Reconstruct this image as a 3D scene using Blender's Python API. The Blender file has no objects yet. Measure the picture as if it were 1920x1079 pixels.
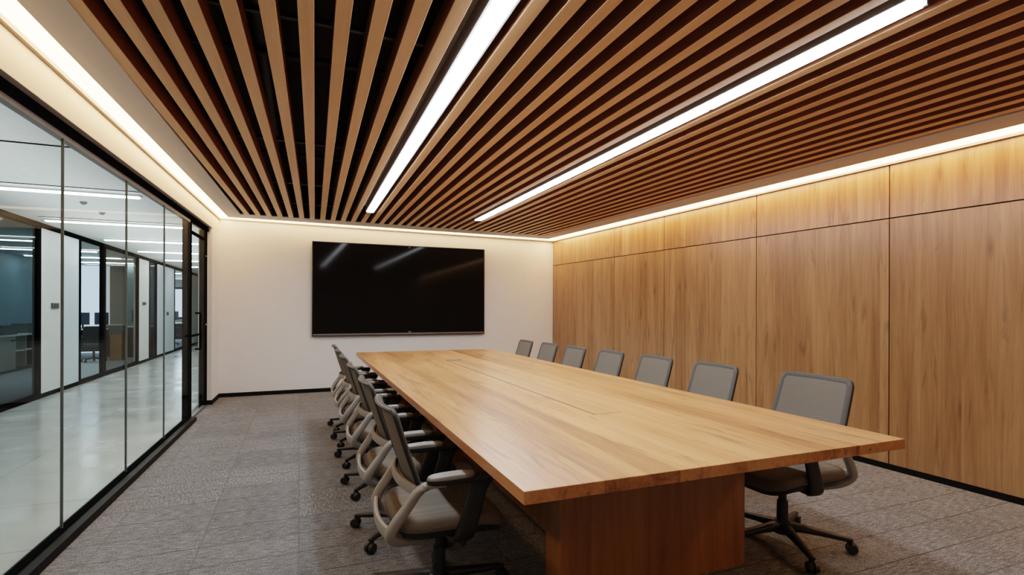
import bpy, bmesh, math, random
from mathutils import Vector, Matrix
random.seed(7)
C = bpy.context.scene.collection
PI = math.pi

# ------------------------------------------------------------------ materials
def nt(name):
    m = bpy.data.materials.new(name); m.use_nodes = True
    t = m.node_tree; t.nodes.clear()
    out = t.nodes.new('ShaderNodeOutputMaterial')
    return m, t, out

def N(t, typ, **kw):
    n = t.nodes.new(typ)
    for k, v in kw.items():
        if k in n.inputs: n.inputs[k].default_value = v
        else: setattr(n, k, v)
    return n

def math_node(t, op, a, b=None):
    n = t.nodes.new('ShaderNodeMath'); n.operation = op
    for i, v in enumerate((a, b)):
        if v is None: continue
        if hasattr(v, 'links'): t.links.new(v, n.inputs[i])
        else: n.inputs[i].default_value = v
    return n.outputs[0]

def ramp(t, fac, stops):
    r = t.nodes.new('ShaderNodeValToRGB')
    e = r.color_ramp.elements
    while len(e) < len(stops): e.new(0.5)
    for i, (p, c) in enumerate(stops):
        e[i].position = p; e[i].color = (*c, 1)
    t.links.new(fac, r.inputs[0])
    return r.outputs[0]

def mixc(t, fac, a, b, mode='MIX'):
    n = t.nodes.new('ShaderNodeMix'); n.data_type = 'RGBA'; n.blend_type = mode
    for s, v in ((n.inputs[0], fac), (n.inputs[6], a), (n.inputs[7], b)):
        if hasattr(v, 'links'): t.links.new(v, s)
        elif isinstance(v, (int, float)): s.default_value = v
        else: s.default_value = (*v, 1)
    return n.outputs[2]

def plain(name, col, rough=0.5, metal=0.0, var=0.06, scale=12, bump=0.0, spec=0.5):
    m, t, out = nt(name)
    b = N(t, 'ShaderNodeBsdfPrincipled', Roughness=rough, Metallic=metal)
    b.inputs['Specular IOR Level'].default_value = spec
    tc = N(t, 'ShaderNodeTexCoord')
    no = N(t, 'ShaderNodeTexNoise', Scale=scale, Detail=3.0)
    t.links.new(tc.outputs['Object'], no.inputs['Vector'])
    lo = tuple(max(0, c * (1 - var)) for c in col); hi = tuple(min(1, c * (1 + var)) for c in col)
    t.links.new(ramp(t, no.outputs[0], [(0.3, lo), (0.7, hi)]), b.inputs['Base Color'])
    if bump:
        bp = N(t, 'ShaderNodeBump', Strength=bump, Distance=0.01)
        t.links.new(no.outputs[0], bp.inputs['Height']); t.links.new(bp.outputs[0], b.inputs['Normal'])
    t.links.new(b.outputs[0], out.inputs[0])
    return m

def emit(name, col, strength):
    m, t, out = nt(name)
    e = N(t, 'ShaderNodeEmission', Strength=strength); e.inputs[0].default_value = (*col, 1)
    t.links.new(e.outputs[0], out.inputs[0])
    return m

def wood(name, axis, dark, mid, light, rough=0.4, strip=0.0, strip_axis=None, knots=0.0, contrast=1.0, coat=0.0, sscale=1.0, side=None):
    """axis: grain axis index 0/1/2 in object space"""
    m, t, out = nt(name)
    b = N(t, 'ShaderNodeBsdfPrincipled', Roughness=rough)
    b.inputs['Coat Weight'].default_value = coat
    b.inputs['Coat Roughness'].default_value = 0.25
    tc = N(t, 'ShaderNodeTexCoord'); inf = N(t, 'ShaderNodeObjectInfo')
    add = N(t, 'ShaderNodeVectorMath', operation='ADD')
    comb = N(t, 'ShaderNodeCombineXYZ')
    r10 = math_node(t, 'MULTIPLY', inf.outputs['Random'], 37.0)
    for i in range(3): t.links.new(r10, comb.inputs[i])
    t.links.new(tc.outputs['Object'], add.inputs[0]); t.links.new(comb.outputs[0], add.inputs[1])
    base = add.outputs[0]
    stripval = None
    if strip:
        sep = N(t, 'ShaderNodeSeparateXYZ'); t.links.new(tc.outputs['Object'], sep.inputs[0])
        fl = math_node(t, 'FLOOR', math_node(t, 'DIVIDE', sep.outputs[strip_axis], strip))
        wn = N(t, 'ShaderNodeTexWhiteNoise', noise_dimensions='2D')
        cb = N(t, 'ShaderNodeCombineXYZ'); t.links.new(fl, cb.inputs[0]); t.links.new(inf.outputs['Random'], cb.inputs[1])
        t.links.new(cb.outputs[0], wn.inputs['Vector'])
        stripval = wn.outputs['Value']
        ad2 = N(t, 'ShaderNodeVectorMath', operation='ADD')
        cb2 = N(t, 'ShaderNodeCombineXYZ')
        for i in range(3): t.links.new(math_node(t, 'MULTIPLY', stripval, 21.0), cb2.inputs[i])
        t.links.new(base, ad2.inputs[0]); t.links.new(cb2.outputs[0], ad2.inputs[1]); base = ad2.outputs[0]
    def mapped(along, across):
        mp = N(t, 'ShaderNodeMapping')
        s = [across] * 3; s[axis] = along
        mp.inputs['Scale'].default_value = s
        t.links.new(base, mp.inputs['Vector']); return mp.outputs[0]
    n1 = N(t, 'ShaderNodeTexNoise', Scale=1.0, Detail=5.0, Roughness=0.65, Distortion=0.6); t.links.new(mapped(0.55 * sscale, 11 * sscale), n1.inputs['Vector'])
    n2 = N(t, 'ShaderNodeTexNoise', Scale=1.0, Detail=3.0, Roughness=0.6, Distortion=0.2); t.links.new(mapped(3 * sscale, 120 * sscale), n2.inputs['Vector'])
    n3 = N(t, 'ShaderNodeTexNoise', Scale=1.0, Detail=2.0); t.links.new(mapped(0.7, 1.6), n3.inputs['Vector'])
    f = math_node(t, 'ADD', math_node(t, 'MULTIPLY', n1.outputs[0], 0.62), math_node(t, 'MULTIPLY', n2.outputs[0], 0.22))
    f = math_node(t, 'ADD', f, math_node(t, 'MULTIPLY', n3.outputs[0], 0.16))
    f = math_node(t, 'ADD', math_node(t, 'MULTIPLY', math_node(t, 'SUBTRACT', f, 0.5), contrast), 0.5)
    f = math_node(t, 'ADD', f, math_node(t, 'MULTIPLY', math_node(t, 'SUBTRACT', inf.outputs['Random'], 0.5), 0.06))
    if stripval is not None:
        f = math_node(t, 'ADD', f, math_node(t, 'MULTIPLY', math_node(t, 'SUBTRACT', stripval, 0.5), 0.13))
    col = ramp(t, f, [(0.28, dark), (0.5, mid), (0.68, light)])
    if knots:
        v = N(t, 'ShaderNodeTexVoronoi', Scale=1.0, Randomness=1.0); t.links.new(mapped(1.3, 4.2), v.inputs['Vector'])
        k = ramp(t, v.outputs['Distance'], [(0.02, (1, 1, 1)), (0.14, (0, 0, 0))])
        kk = math_node(t, 'MULTIPLY', k, knots)
        nk = N(t, 'ShaderNodeTexNoise', Scale=1.0, Detail=4.0, Distortion=2.5); t.links.new(mapped(1.1, 9), nk.inputs['Vector'])
        crack = ramp(t, nk.outputs[0], [(0.575, (0, 0, 0)), (0.70, (1, 1, 1))])
        kk = math_node(t, 'MAXIMUM', kk, math_node(t, 'MULTIPLY', crack, knots * 0.8))
        col = mixc(t, kk, col, tuple(c * 0.45 for c in dark))
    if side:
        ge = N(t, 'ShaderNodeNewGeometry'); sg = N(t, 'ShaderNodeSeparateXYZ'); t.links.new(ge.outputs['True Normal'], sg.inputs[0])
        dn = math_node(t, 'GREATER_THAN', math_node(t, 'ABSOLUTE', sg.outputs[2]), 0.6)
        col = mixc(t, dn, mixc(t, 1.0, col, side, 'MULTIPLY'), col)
    t.links.new(col, b.inputs['Base Color'])
    bp = N(t, 'ShaderNodeBump', Strength=0.06, Distance=0.004)
    t.links.new(n2.outputs[0], bp.inputs['Height']); t.links.new(bp.outputs[0], b.inputs['Normal'])
    t.links.new(b.outputs[0], out.inputs[0])
    return m

def glass(name, tint=(0.93, 0.96, 0.95), refl=0.07, rough=0.0):
    m, t, out = nt(name)
    tr = N(t, 'ShaderNodeBsdfTransparent'); tr.inputs[0].default_value = (*tint, 1)
    gl = N(t, 'ShaderNodeBsdfGlossy', Roughness=rough); gl.inputs[0].default_value = (1, 1, 1, 1)
    lw = N(t, 'ShaderNodeLayerWeight', Blend=0.12)
    fac = math_node(t, 'ADD', math_node(t, 'MULTIPLY', lw.outputs['Fresnel'], 0.04), refl * 0.09)
    mx = N(t, 'ShaderNodeMixShader')
    t.links.new(fac, mx.inputs[0]); t.links.new(tr.outputs[0], mx.inputs[1]); t.links.new(gl.outputs[0], mx.inputs[2])
    t.links.new(mx.outputs[0], out.inputs[0])
    return m

def carpet():
    m, t, out = nt('carpet_tile')
    b = N(t, 'ShaderNodeBsdfPrincipled', Roughness=0.95); b.inputs['Specular IOR Level'].default_value = 0.15
    tc = N(t, 'ShaderNodeTexCoord'); sep = N(t, 'ShaderNodeSeparateXYZ'); t.links.new(tc.outputs['Object'], sep.inputs[0])
    S = 0.5
    fx = math_node(t, 'FLOOR', math_node(t, 'DIVIDE', sep.outputs[0], S))
    ysh = math_node(t, 'ADD', sep.outputs[1], math_node(t, 'MULTIPLY', fx, S * 0.5))
    fy = math_node(t, 'FLOOR', math_node(t, 'DIVIDE', ysh, S))
    cb = N(t, 'ShaderNodeCombineXYZ'); t.links.new(fx, cb.inputs[0]); t.links.new(fy, cb.inputs[1])
    wn = N(t, 'ShaderNodeTexWhiteNoise', noise_dimensions='2D'); t.links.new(cb.outputs[0], wn.inputs['Vector'])
    par = math_node(t, 'GREATER_THAN', wn.outputs['Value'], 0.58)
    def streak(sx, sy):
        mp = N(t, 'ShaderNodeMapping'); mp.inputs['Scale'].default_value = (sx, sy, 1)
        t.links.new(tc.outputs['Object'], mp.inputs['Vector'])
        n = N(t, 'ShaderNodeTexNoise', Scale=1.0, Detail=4.0, Roughness=0.7); t.links.new(mp.outputs[0], n.inputs['Vector'])
        return n.outputs[0]
    a, c = streak(16, 95), streak(95, 22)
    n = t.nodes.new('ShaderNodeMix'); n.data_type = 'FLOAT'
    t.links.new(par, n.inputs[0]); t.links.new(a, n.inputs[2]); t.links.new(c, n.inputs[3])
    fine = N(t, 'ShaderNodeTexNoise', Scale=150.0, Detail=3.0); t.links.new(tc.outputs['Object'], fine.inputs['Vector'])
    big = N(t, 'ShaderNodeTexNoise', Scale=3.0, Detail=2.0); t.links.new(tc.outputs['Object'], big.inputs['Vector'])
    f = math_node(t, 'ADD', math_node(t, 'MULTIPLY', n.outputs[0], 0.95), math_node(t, 'SUBTRACT', math_node(t, 'MULTIPLY', fine.outputs[0], 0.85), 0.45))
    f = math_node(t, 'ADD', f, math_node(t, 'MULTIPLY', math_node(t, 'SUBTRACT', wn.outputs['Value'], 0.5), 0.05))
    f = math_node(t, 'ADD', f, math_node(t, 'MULTIPLY', big.outputs[0], 0.12))
    # plank seams: half-tile seams along the streak direction
    def seam(o, s, w):
        fr = math_node(t, 'FRACT', math_node(t, 'DIVIDE', o, s))
        d = math_node(t, 'ABSOLUTE', math_node(t, 'SUBTRACT', fr, 0.5))
        return math_node(t, 'GREATER_THAN', d, 0.5 - w)
    sm = math_node(t, 'MAXIMUM', math_node(t, 'MULTIPLY', seam(sep.outputs[0], S, 0.006), 0.5), seam(ysh, S * 0.5, 0.014))
    col = ramp(t, f, [(0.24, (0.045, 0.045, 0.047)), (0.5, (0.163, 0.165, 0.170)), (0.76, (0.35, 0.352, 0.36))])
    col = mixc(t, math_node(t, 'MULTIPLY', math_node(t, 'MULTIPLY', sm, 1.25), big.outputs[0]), col, (0.035, 0.033, 0.032))
    t.links.new(col, b.inputs['Base Color'])
    bp = N(t, 'ShaderNodeBump', Strength=0.5, Distance=0.006); t.links.new(f, bp.inputs['Height']); t.links.new(bp.outputs[0], b.inputs['Normal'])
    t.links.new(b.outputs[0], out.inputs[0])
    return m

def hall_tile():
    m, t, out = nt('stone_tile')
    b = N(t, 'ShaderNodeBsdfPrincipled', Roughness=0.16)
    tc = N(t, 'ShaderNodeTexCoord')
    br = N(t, 'ShaderNodeTexBrick', offset=0.0, squash=1.0)
    br.inputs['Scale'].default_value = 1.0; br.inputs['Mortar Size'].default_value = 0.004
    br.inputs['Brick Width'].default_value = 1.3; br.inputs['Row Height'].default_value = 0.80
    br.inputs['Color1'].default_value = (0.40, 0.415, 0.395, 1); br.inputs['Color2'].default_value = (0.43, 0.445, 0.425, 1); br.inputs['Mortar'].default_value = (0.13, 0.135, 0.13, 1)
    mp = N(t, 'ShaderNodeMapping'); mp.inputs['Location'].default_value = (-0.5, 0.44, 0)
    t.links.new(tc.outputs['Object'], mp.inputs[0]); t.links.new(mp.outputs[0], br.inputs[0])
    no = N(t, 'ShaderNodeTexNoise', Scale=2.2, Detail=5.0); t.links.new(tc.outputs['Object'], no.inputs['Vector'])
    c = mixc(t, 0.35, br.outputs[0], ramp(t, no.outputs[0], [(0.3, (0.33, 0.345, 0.335)), (0.7, (0.50, 0.52, 0.50))]))
    t.links.new(c, b.inputs['Base Color'])
    t.links.new(ramp(t, no.outputs[0], [(0.3, (0.12,) * 3), (0.7, (0.3,) * 3)]), b.inputs['Roughness'])
    t.links.new(b.outputs[0], out.inputs[0])
    return m

def mesh_fabric(name, c1, c2, scale=260):
    m, t, out = nt(name)
    b = N(t, 'ShaderNodeBsdfPrincipled', Roughness=0.8); b.inputs['Specular IOR Level'].default_value = 0.3
    tc = N(t, 'ShaderNodeTexCoord')
    ck = N(t, 'ShaderNodeTexVoronoi', Scale=scale, Randomness=0.1); t.links.new(tc.outputs['Object'], ck.inputs['Vector'])
    t.links.new(ramp(t, ck.outputs['Distance'], [(0.15, c1), (0.6, c2)]), b.inputs['Base Color'])
    bp = N(t, 'ShaderNodeBump', Strength=0.25, Distance=0.002); t.links.new(ck.outputs['Distance'], bp.inputs['Height']); t.links.new(bp.outputs[0], b.inputs['Normal'])
    t.links.new(b.outputs[0], out.inputs[0])
    return m

WD, WM, WL = (0.19, 0.082, 0.032), (0.36, 0.19, 0.085), (0.47, 0.28, 0.145)
M = dict(
    table=wood('table_oak', 1, (0.24, 0.092, 0.031), (0.475, 0.223, 0.088), (0.595, 0.313, 0.142), rough=0.30, knots=0.75, strip=0.30, strip_axis=0, contrast=1.5, coat=0.12, sscale=0.7),
    flap=wood('flap_oak', 1, (0.25, 0.108, 0.043), (0.465, 0.235, 0.105), (0.575, 0.325, 0.165), rough=0.29, contrast=1.2, coat=0.12),
    table_edge=wood('table_edge_oak', 0, (0.20, 0.085, 0.032), (0.32, 0.15, 0.06), (0.40, 0.20, 0.09), rough=0.4),
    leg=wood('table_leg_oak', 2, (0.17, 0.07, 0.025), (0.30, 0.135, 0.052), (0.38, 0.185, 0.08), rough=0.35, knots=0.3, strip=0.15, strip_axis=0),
    panel=wood('wall_oak', 2, WD, WM, WL, rough=0.30, knots=0.55, strip=0.19, strip_axis=1, contrast=1.0, coat=0.30),
    slat=wood('slat_oak', 1, (0.54, 0.33, 0.17), (0.72, 0.475, 0.275), (0.80, 0.56, 0.35), side=(0.36, 0.20, 0.14), rough=0.5, contrast=0.8),  # side colour paints shade into the gaps between slats
    white=plain('wall_paint', (0.715, 0.715, 0.72), 0.75, var=0.015, scale=5),
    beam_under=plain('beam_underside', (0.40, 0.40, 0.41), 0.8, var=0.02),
    soffit=plain('ceiling_paint', (0.62, 0.65, 0.70), 0.8, var=0.015),
    beam=plain('beam_paint', (0.70, 0.635, 0.55), 0.75, var=0.015),
    black=plain('plenum_black', (0.012, 0.011, 0.010), 0.8, var=0.3, scale=3),
    pipe=plain('plenum_pipe', (0.03, 0.028, 0.027), 0.45, var=0.2),
    frame=plain('black_aluminium', (0.006, 0.006, 0.0065), 0.7, var=0.1, spec=0.0),
    frame_grey=plain('grey_gasket', (0.12, 0.12, 0.125), 0.45, var=0.1),
    skirting=plain('skirting_black', (0.008, 0.0075, 0.007), 0.55, var=0.2, spec=0.12),
    lip=plain('lip_trim', (0.42, 0.36, 0.31), 0.6, var=0.05),
    housing=plain('light_housing', (0.34, 0.335, 0.335), 0.45, metal=0.2, var=0.05),
    glass=glass('clear_glass'), glass_dark=glass('dim_glass', (0.52, 0.57, 0.58), 0.12), glass_smoke=glass('smoky_glass', (0.66, 0.65, 0.60), 0.1),
    gasket=plain('glass_joint', (0.10, 0.115, 0.115), 0.35, var=0.1, spec=0.3),
    chrome=plain('steel', (0.55, 0.55, 0.56), 0.25, metal=0.9, var=0.05),
    carpet=carpet(), tile=hall_tile(),
    tvscreen=plain('tv_screen', (0.009, 0.0075, 0.007), 0.07, var=0.1, scale=2, spec=0.045),
    tvframe=plain('tv_frame', (0.02, 0.02, 0.021), 0.3, metal=0.5, var=0.1),
    tvbar=plain('tv_bar', (0.22, 0.21, 0.21), 0.35, metal=0.7, var=0.05),
    badge=plain('tv_badge', (0.35, 0.35, 0.36), 0.3, metal=0.5),
    cframe=plain('chair_grey_plastic', (0.30, 0.29, 0.278), 0.45, var=0.04),
    cedge=plain('chair_black_plastic', (0.016, 0.016, 0.017), 0.45, var=0.1),
    cmesh=mesh_fabric('chair_mesh', (0.098, 0.083, 0.068), (0.182, 0.156, 0.128)),
    cborder=mesh_fabric('chair_mesh_border', (0.06, 0.056, 0.052), (0.105, 0.098, 0.091)),
    cseat=mesh_fabric('chair_seat_fabric', (0.10, 0.083, 0.068), (0.165, 0.14, 0.115), 330),
    cpad=plain('arm_pad_grey', (0.24, 0.23, 0.218), 0.55, var=0.05),
    lamp=emit('lamp_white', (0.91, 0.98, 1.04), 43.0),
    led=emit('led_warm', (1.0, 0.60, 0.30), 15.0),
    led_back=emit('led_warm_low', (1.0, 0.62, 0.31), 7.5),
    hall_lamp=emit('hall_lamp', (0.95, 0.98, 1.0), 36.0),
    hall_white=plain('hall_white', (0.70, 0.70, 0.67), 0.6, var=0.02),
    hall_ceiling=plain('hall_ceiling_paint', (0.66, 0.69, 0.68), 0.7, var=0.03),
    hall_blue=plain('hall_blue_white', (0.62, 0.70, 0.76), 0.4, var=0.02),
    hall_teal=plain('office_teal', (0.16, 0.27, 0.32), 0.5, var=0.05),
    office_glow=emit('office_wall_glow', (0.66, 0.79, 1.0), 1.5),  # plain partition wall made to glow so it looks brightly lit
    office_taupe=plain('office_taupe', (0.36, 0.34, 0.30), 0.7, var=0.05),
    office_floor=plain('office_carpet', (0.22, 0.26, 0.30), 0.9, var=0.15, scale=40),
    desk=plain('desk_white', (0.66, 0.68, 0.68), 0.4, var=0.02),
    cab=plain('cabinet_grey', (0.34, 0.36, 0.35), 0.5, var=0.04),
    cabdark=plain('cabinet_dark', (0.03, 0.034, 0.038), 0.5, var=0.1),
    box_grey=plain('box_grey', (0.12, 0.14, 0.145), 0.6, var=0.05),
    box_tan=plain('box_tan', (0.42, 0.24, 0.09), 0.6, var=0.06),
    monitor=plain('monitor_black', (0.03, 0.05, 0.085), 0.25, var=0.1),
    reader=plain('reader_grey', (0.075, 0.07, 0.075), 0.35, var=0.05),
    daylight=emit('daylight_pane', (0.62, 0.80, 1.0), 1.6),
)

# ------------------------------------------------------------------ geometry helpers
def obj(name, bm, mat, parent=None, smooth=False, bevel=0.0, seg=2):
    me = bpy.data.meshes.new(name)
    bmesh.ops.recalc_face_normals(bm, faces=bm.faces[:])
    bm.to_mesh(me); bm.free()
    me.materials.append(M[mat] if isinstance(mat, str) else mat)
    o = bpy.data.objects.new(name, me); C.objects.link(o)
    if parent is not None: o.parent = parent
    if smooth:
        for p in me.polygons: p.use_smooth = True
    if bevel:
        md = o.modifiers.new('bevel', 'BEVEL'); md.width = bevel; md.segments = seg; md.limit_method = 'ANGLE'; md.angle_limit = math.radians(40)
    if smooth:
        try: me.set_sharp_from_angle(angle=math.radians(45))
        except Exception: pass
    return o

def tag(o, label=None, cat=None, group=None, kind=None):
    if label: o['label'] = label
    if cat: o['category'] = cat
    if group: o['group'] = group
    if kind: o['kind'] = kind
    return o

def empty(name, loc=(0, 0, 0), rz=0.0, label=None, cat=None, group=None, kind=None):
    o = bpy.data.objects.new(name, None); C.objects.link(o)
    o.location = loc; o.rotation_euler = (0, 0, rz); o.empty_display_size = 0.1
    return tag(o, label, cat, group, kind)

def hexa(bm, p):
    """8 corners: bottom 4 (ccw) then top 4"""
    v = [bm.verts.new(q) for q in p]
    for f in ((3, 2, 1, 0), (4, 5, 6, 7), (0, 1, 5, 4), (1, 2, 6, 5), (2, 3, 7, 6), (3, 0, 4, 7)):
        bm.faces.new([v[i] for i in f])

def box(bm, x0, x1, y0, y1, z0, z1):
    hexa(bm, [(x0, y0, z0), (x1, y0, z0), (x1, y1, z0), (x0, y1, z0), (x0, y0, z1), (x1, y0, z1), (x1, y1, z1), (x0, y1, z1)])

def B(*a):
    bm = bmesh.new(); box(bm, *a); return bm

def strip(bm, fx0, fx1, y0, y1, fz0, fz1):
    """box running along y whose x and z edges are functions of y"""
    hexa(bm, [(fx0(y0), y0, fz0(fx0(y0), y0)), (fx1(y0), y0, fz0(fx1(y0), y0)), (fx1(y1), y1, fz0(fx1(y1), y1)), (fx0(y1), y1, fz0(fx0(y1), y1)),
              (fx0(y0), y0, fz1(fx0(y0), y0)), (fx1(y0), y0, fz1(fx1(y0), y0)), (fx1(y1), y1, fz1(fx1(y1), y1)), (fx0(y1), y1, fz1(fx0(y1), y1))])

def ST(*a):
    bm = bmesh.new(); strip(bm, *a); return bm

def cyl(bm, p0, p1, r0, r1=None, n=16):
    r1 = r0 if r1 is None else r1
    p0, p1 = Vector(p0), Vector(p1); d = (p1 - p0).normalized()
    a = d.orthogonal().normalized(); b = d.cross(a)
    A = [bm.verts.new(p0 + (a * math.cos(2 * PI * i / n) + b * math.sin(2 * PI * i / n)) * r0) for i in range(n)]
    Bv = [bm.verts.new(p1 + (a * math.cos(2 * PI * i / n) + b * math.sin(2 * PI * i / n)) * r1) for i in range(n)]
    for i in range(n):
        j = (i + 1) % n; bm.faces.new((A[i], A[j], Bv[j], Bv[i]))
    bm.faces.new(A[::-1]); bm.faces.new(Bv)

def smooth_path(pts, n=8):
    """Catmull-Rom through points; items may have extra columns"""
    P = [tuple(p) for p in pts]; out = []
    for i in range(len(P) - 1):
        p0 = P[max(i - 1, 0)]; p1 = P[i]; p2 = P[i + 1]; p3 = P[min(i + 2, len(P) - 1)]
        for k in range(n):
            s = k / n
            out.append(tuple(0.5 * (2 * b + (c - a) * s + (2 * a - 5 * b + 4 * c - d) * s * s + (3 * b - a - 3 * c + d) * s ** 3) for a, b, c, d in zip(p0, p1, p2, p3)))
    out.append(P[-1]); return out

def sweep(bm, pts, up=(0, 0, 1), closed=False, k=3.0, n=12):
    """pts: (x,y,z,w,h): superellipse profile w (side) by h (along up)"""
    rings = []; L = len(pts)
    for i, p in enumerate(pts):
        c = Vector(p[:3])
        a = Vector(pts[(i - 1) % L if closed else max(i - 1, 0)][:3]); b = Vector(pts[(i + 1) % L if closed else min(i + 1, L - 1)][:3])
        d = (b - a).normalized(); u = Vector(up)
        s = d.cross(u)
        if s.length < 1e-4: s = d.orthogonal()
        s.normalize(); u = s.cross(d).normalized()
        w, h = p[3] / 2, p[4] / 2; ring = []
        for j in range(n):
            t = 2 * PI * (j + 0.5) / n; ct, st = math.cos(t), math.sin(t)
            ring.append(bm.verts.new(c + s * (math.copysign(abs(ct) ** (2 / k), ct) * w) + u * (math.copysign(abs(st) ** (2 / k), st) * h)))
        rings.append(ring)
    for i in range(L if closed else L - 1):
        A, Bv = rings[i], rings[(i + 1) % L]
        for j in range(n):
            q = (j + 1) % n; bm.faces.new((A[j], A[q], Bv[q], Bv[j]))
    if not closed:
        bm.faces.new(rings[0][::-1]); bm.faces.new(rings[-1])

def slab(bm, outline, layers, zoff=lambda x, y: 0.0, cap=3):
    """outline scaled about its centre; layers = (z, scale)"""
    cx = sum(p[0] for p in outline) / len(outline); cy = sum(p[1] for p in outline) / len(outline)
    rings = []
    for z, s in layers:
        rings.append([bm.verts.new((cx + (x - cx) * s, cy + (y - cy) * s, z + zoff(cx + (x - cx) * s, cy + (y - cy) * s))) for x, y in outline])
    for a, b in zip(rings, rings[1:]):
        for i in range(len(a)):
            j = (i + 1) % len(a); bm.faces.new((a[i], a[j], b[j], b[i]))
    for ring, (z, s), rev in ((rings[0], layers[0], True), (rings[-1], layers[-1], False)):
        prev = ring
        for q in (0.66, 0.33):
            cur = [bm.verts.new((cx + (x - cx) * s * q, cy + (y - cy) * s * q, z + zoff(cx + (x - cx) * s * q, cy + (y - cy) * s * q))) for x, y in outline]
            for i in range(len(cur)):
                j = (i + 1) % len(cur); bm.faces.new((prev[i], prev[j], cur[j], cur[i]))
            prev = cur
        c = bm.verts.new((cx, cy, z + zoff(cx, cy)))
        for i in range(len(prev)):
            bm.faces.new((prev[i], prev[(i + 1) % len(prev)], c))

def superellipse(x0, x1, y0, y1, k=4.0, n=40):
    cx, cy, a, b = (x0 + x1) / 2, (y0 + y1) / 2, (x1 - x0) / 2, (y1 - y0) / 2; o = []
    for i in range(n):
        t = 2 * PI * i / n; c, s = math.cos(t), math.sin(t)
        o.append((cx + math.copysign(abs(c) ** (2 / k), c) * a, cy + math.copysign(abs(s) ** (2 / k), s) * b))
    return o

def copy_tree(o, parent=None):
    c = o.copy(); C.objects.link(c); c.parent = parent
    for ch in list(o.children): copy_tree(ch, c)
    return c

# ------------------------------------------------------------------ the room's measured shape
YN = -2.2                                         # near wall, behind the camera
xL = lambda y: -1.2541 + 0.0202 * y               # face of the left beam
xR = lambda y: 4.5026 - 0.0208 * y                # oak wall
yB = lambda x: 8.6195 + 0.0085 * (x - 1.5)        # back wall
zc = lambda x, y: 2.50 + 0.0095 * y - 0.0085 * x  # underside of ceiling
zb = lambda y: 2.30 + 0.010 * y                   # underside of left beam
off = lambda f, d: (lambda y: f(y) + d)
zo = lambda d: (lambda x, y: zc(x, y) + d)
zk = lambda v: (lambda x, y: v)
YE = 8.62

# floor
tag(obj('floor', B(-1.26, 4.75, YN, 8.75, -0.10, 0.0), 'carpet'), kind='structure')

# back wall
bm = bmesh.new()
hexa(bm, [(-1.11, yB(-1.1), 0), (4.5, yB(4.5), 0), (4.5, 8.80, 0), (-1.11, 8.80, 0), (-1.11, yB(-1.1), 3.05), (4.5, yB(4.5), 3.05), (4.5, 8.80, 3.05), (-1.11, 8.80, 3.05)])
tag(obj('wall_back', bm, 'white'), kind='structure')
bm = bmesh.new()
hexa(bm, [(-1.08, yB(-1.08) - 0.014, 0), (4.32, yB(4.32) - 0.014, 0), (4.32, yB(4.32), 0), (-1.08, yB(-1.08), 0),
          (-1.08, yB(-1.08) - 0.014, 0.058), (4.32, yB(4.32) - 0.014, 0.058), (4.32, yB(4.32), 0.058), (-1.08, yB(-1.08), 0.058)])
tag(obj('baseboard_back', bm, 'skirting'), kind='structure')
tag(obj('wall_near', B(-1.4, 4.75, YN - 0.1, YN, 0, 3.05), 'white'), kind='structure')

# right wall: oak panels over a dark backing
wr = empty('wall_right', kind='structure')
obj('backing', ST(off(xR, 0.016), off(xR, 0.12), YN, 8.75, zk(0.0), zk(3.05)), 'skirting', wr)
bounds = [8.61, 6.671, 5.539, 4.087, 2.778, 1.30, -0.35, YN]
G = 0.010
zg = lambda x, y: 2.022 + 0.0085 * y
for a, b in zip(bounds, bounds[1:]):
    lo, hi = b + G / 2, a - G / 2
    for nm, f0, f1 in (('panel', zk(0.048), (lambda x, y: zg(x, y) - G / 2)), ('panel', (lambda x, y: zg(x, y) + G / 2), zo(0.03))):
        cuts = [lo, 2.545, hi] if (f0(0, 0) < 0.1 and lo < 2.545 < hi) else [lo, hi]
        for c0, c1 in zip(cuts, cuts[1:]):
            obj('oak_panel', ST(off(xR, 0.0), off(xR, 0.017), c0 + (.0005 if c0 != lo else 0), c1 - (.0005 if c1 != hi else 0), f0, f1), 'panel', wr)
tag(obj('baseboard_right', ST(off(xR, -0.004), off(xR, 0.015), YN, 8.60, zk(0.0), zk(0.047)), 'skirting'), kind='structure')

# ceiling: painted border, dark void above the slats
cl = empty('ceiling', kind='structure')
YS = 8.02                                     # where slats stop
obj('border', ST(off(xL, 0.145), off(xL, 0.335), YN, 8.36, zo(-0.003), zo(0.012)), 'soffit', cl)
obj('border', ST(off(xR, -0.50), off(xR, -0.235), YN, 8.36, zo(-0.003), zo(0.012)), 'soffit', cl)
obj('border', ST(lambda y: -0.76, lambda y: 3.86, YS, 8.36, zo(-0.001), zo(0.012)), 'soffit', cl)
obj('void', B(-1.3, 4.75, YN, 8.78, 3.02, 3.08), 'black', cl)
obj('void_side', ST(off(xL, 0.30), off(xL, 0.325), YN, YS + 0.03, zo(0.013), zk(3.05)), 'black', cl)
obj('void_side', ST(off(xR, -0.49), off(xR, -0.465), YN, YS + 0.03, zo(0.013), zk(3.05)), 'black', cl)
obj('void_side', ST(lambda y: -0.8, lambda y: 3.9, YS + 0.01, YS + 0.03, zo(0.013), zk(3.05)), 'black', cl)
obj('slot_back', ST(off(xL, 0.0), off(xL, 0.145), YN, 8.60, zo(0.045), zo(0.06)), 'soffit', cl)
obj('slot_back', ST(off(xR, -0.235), off(xR, 0.0), YN, 8.60, zo(0.045), zo(0.06)), 'soffit', cl)
obj('slot_back', ST(lambda y: -1.05, lambda y: 4.3, 8.36, 8.60, zo(0.045), zo(0.06)), 'soffit', cl)
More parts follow.
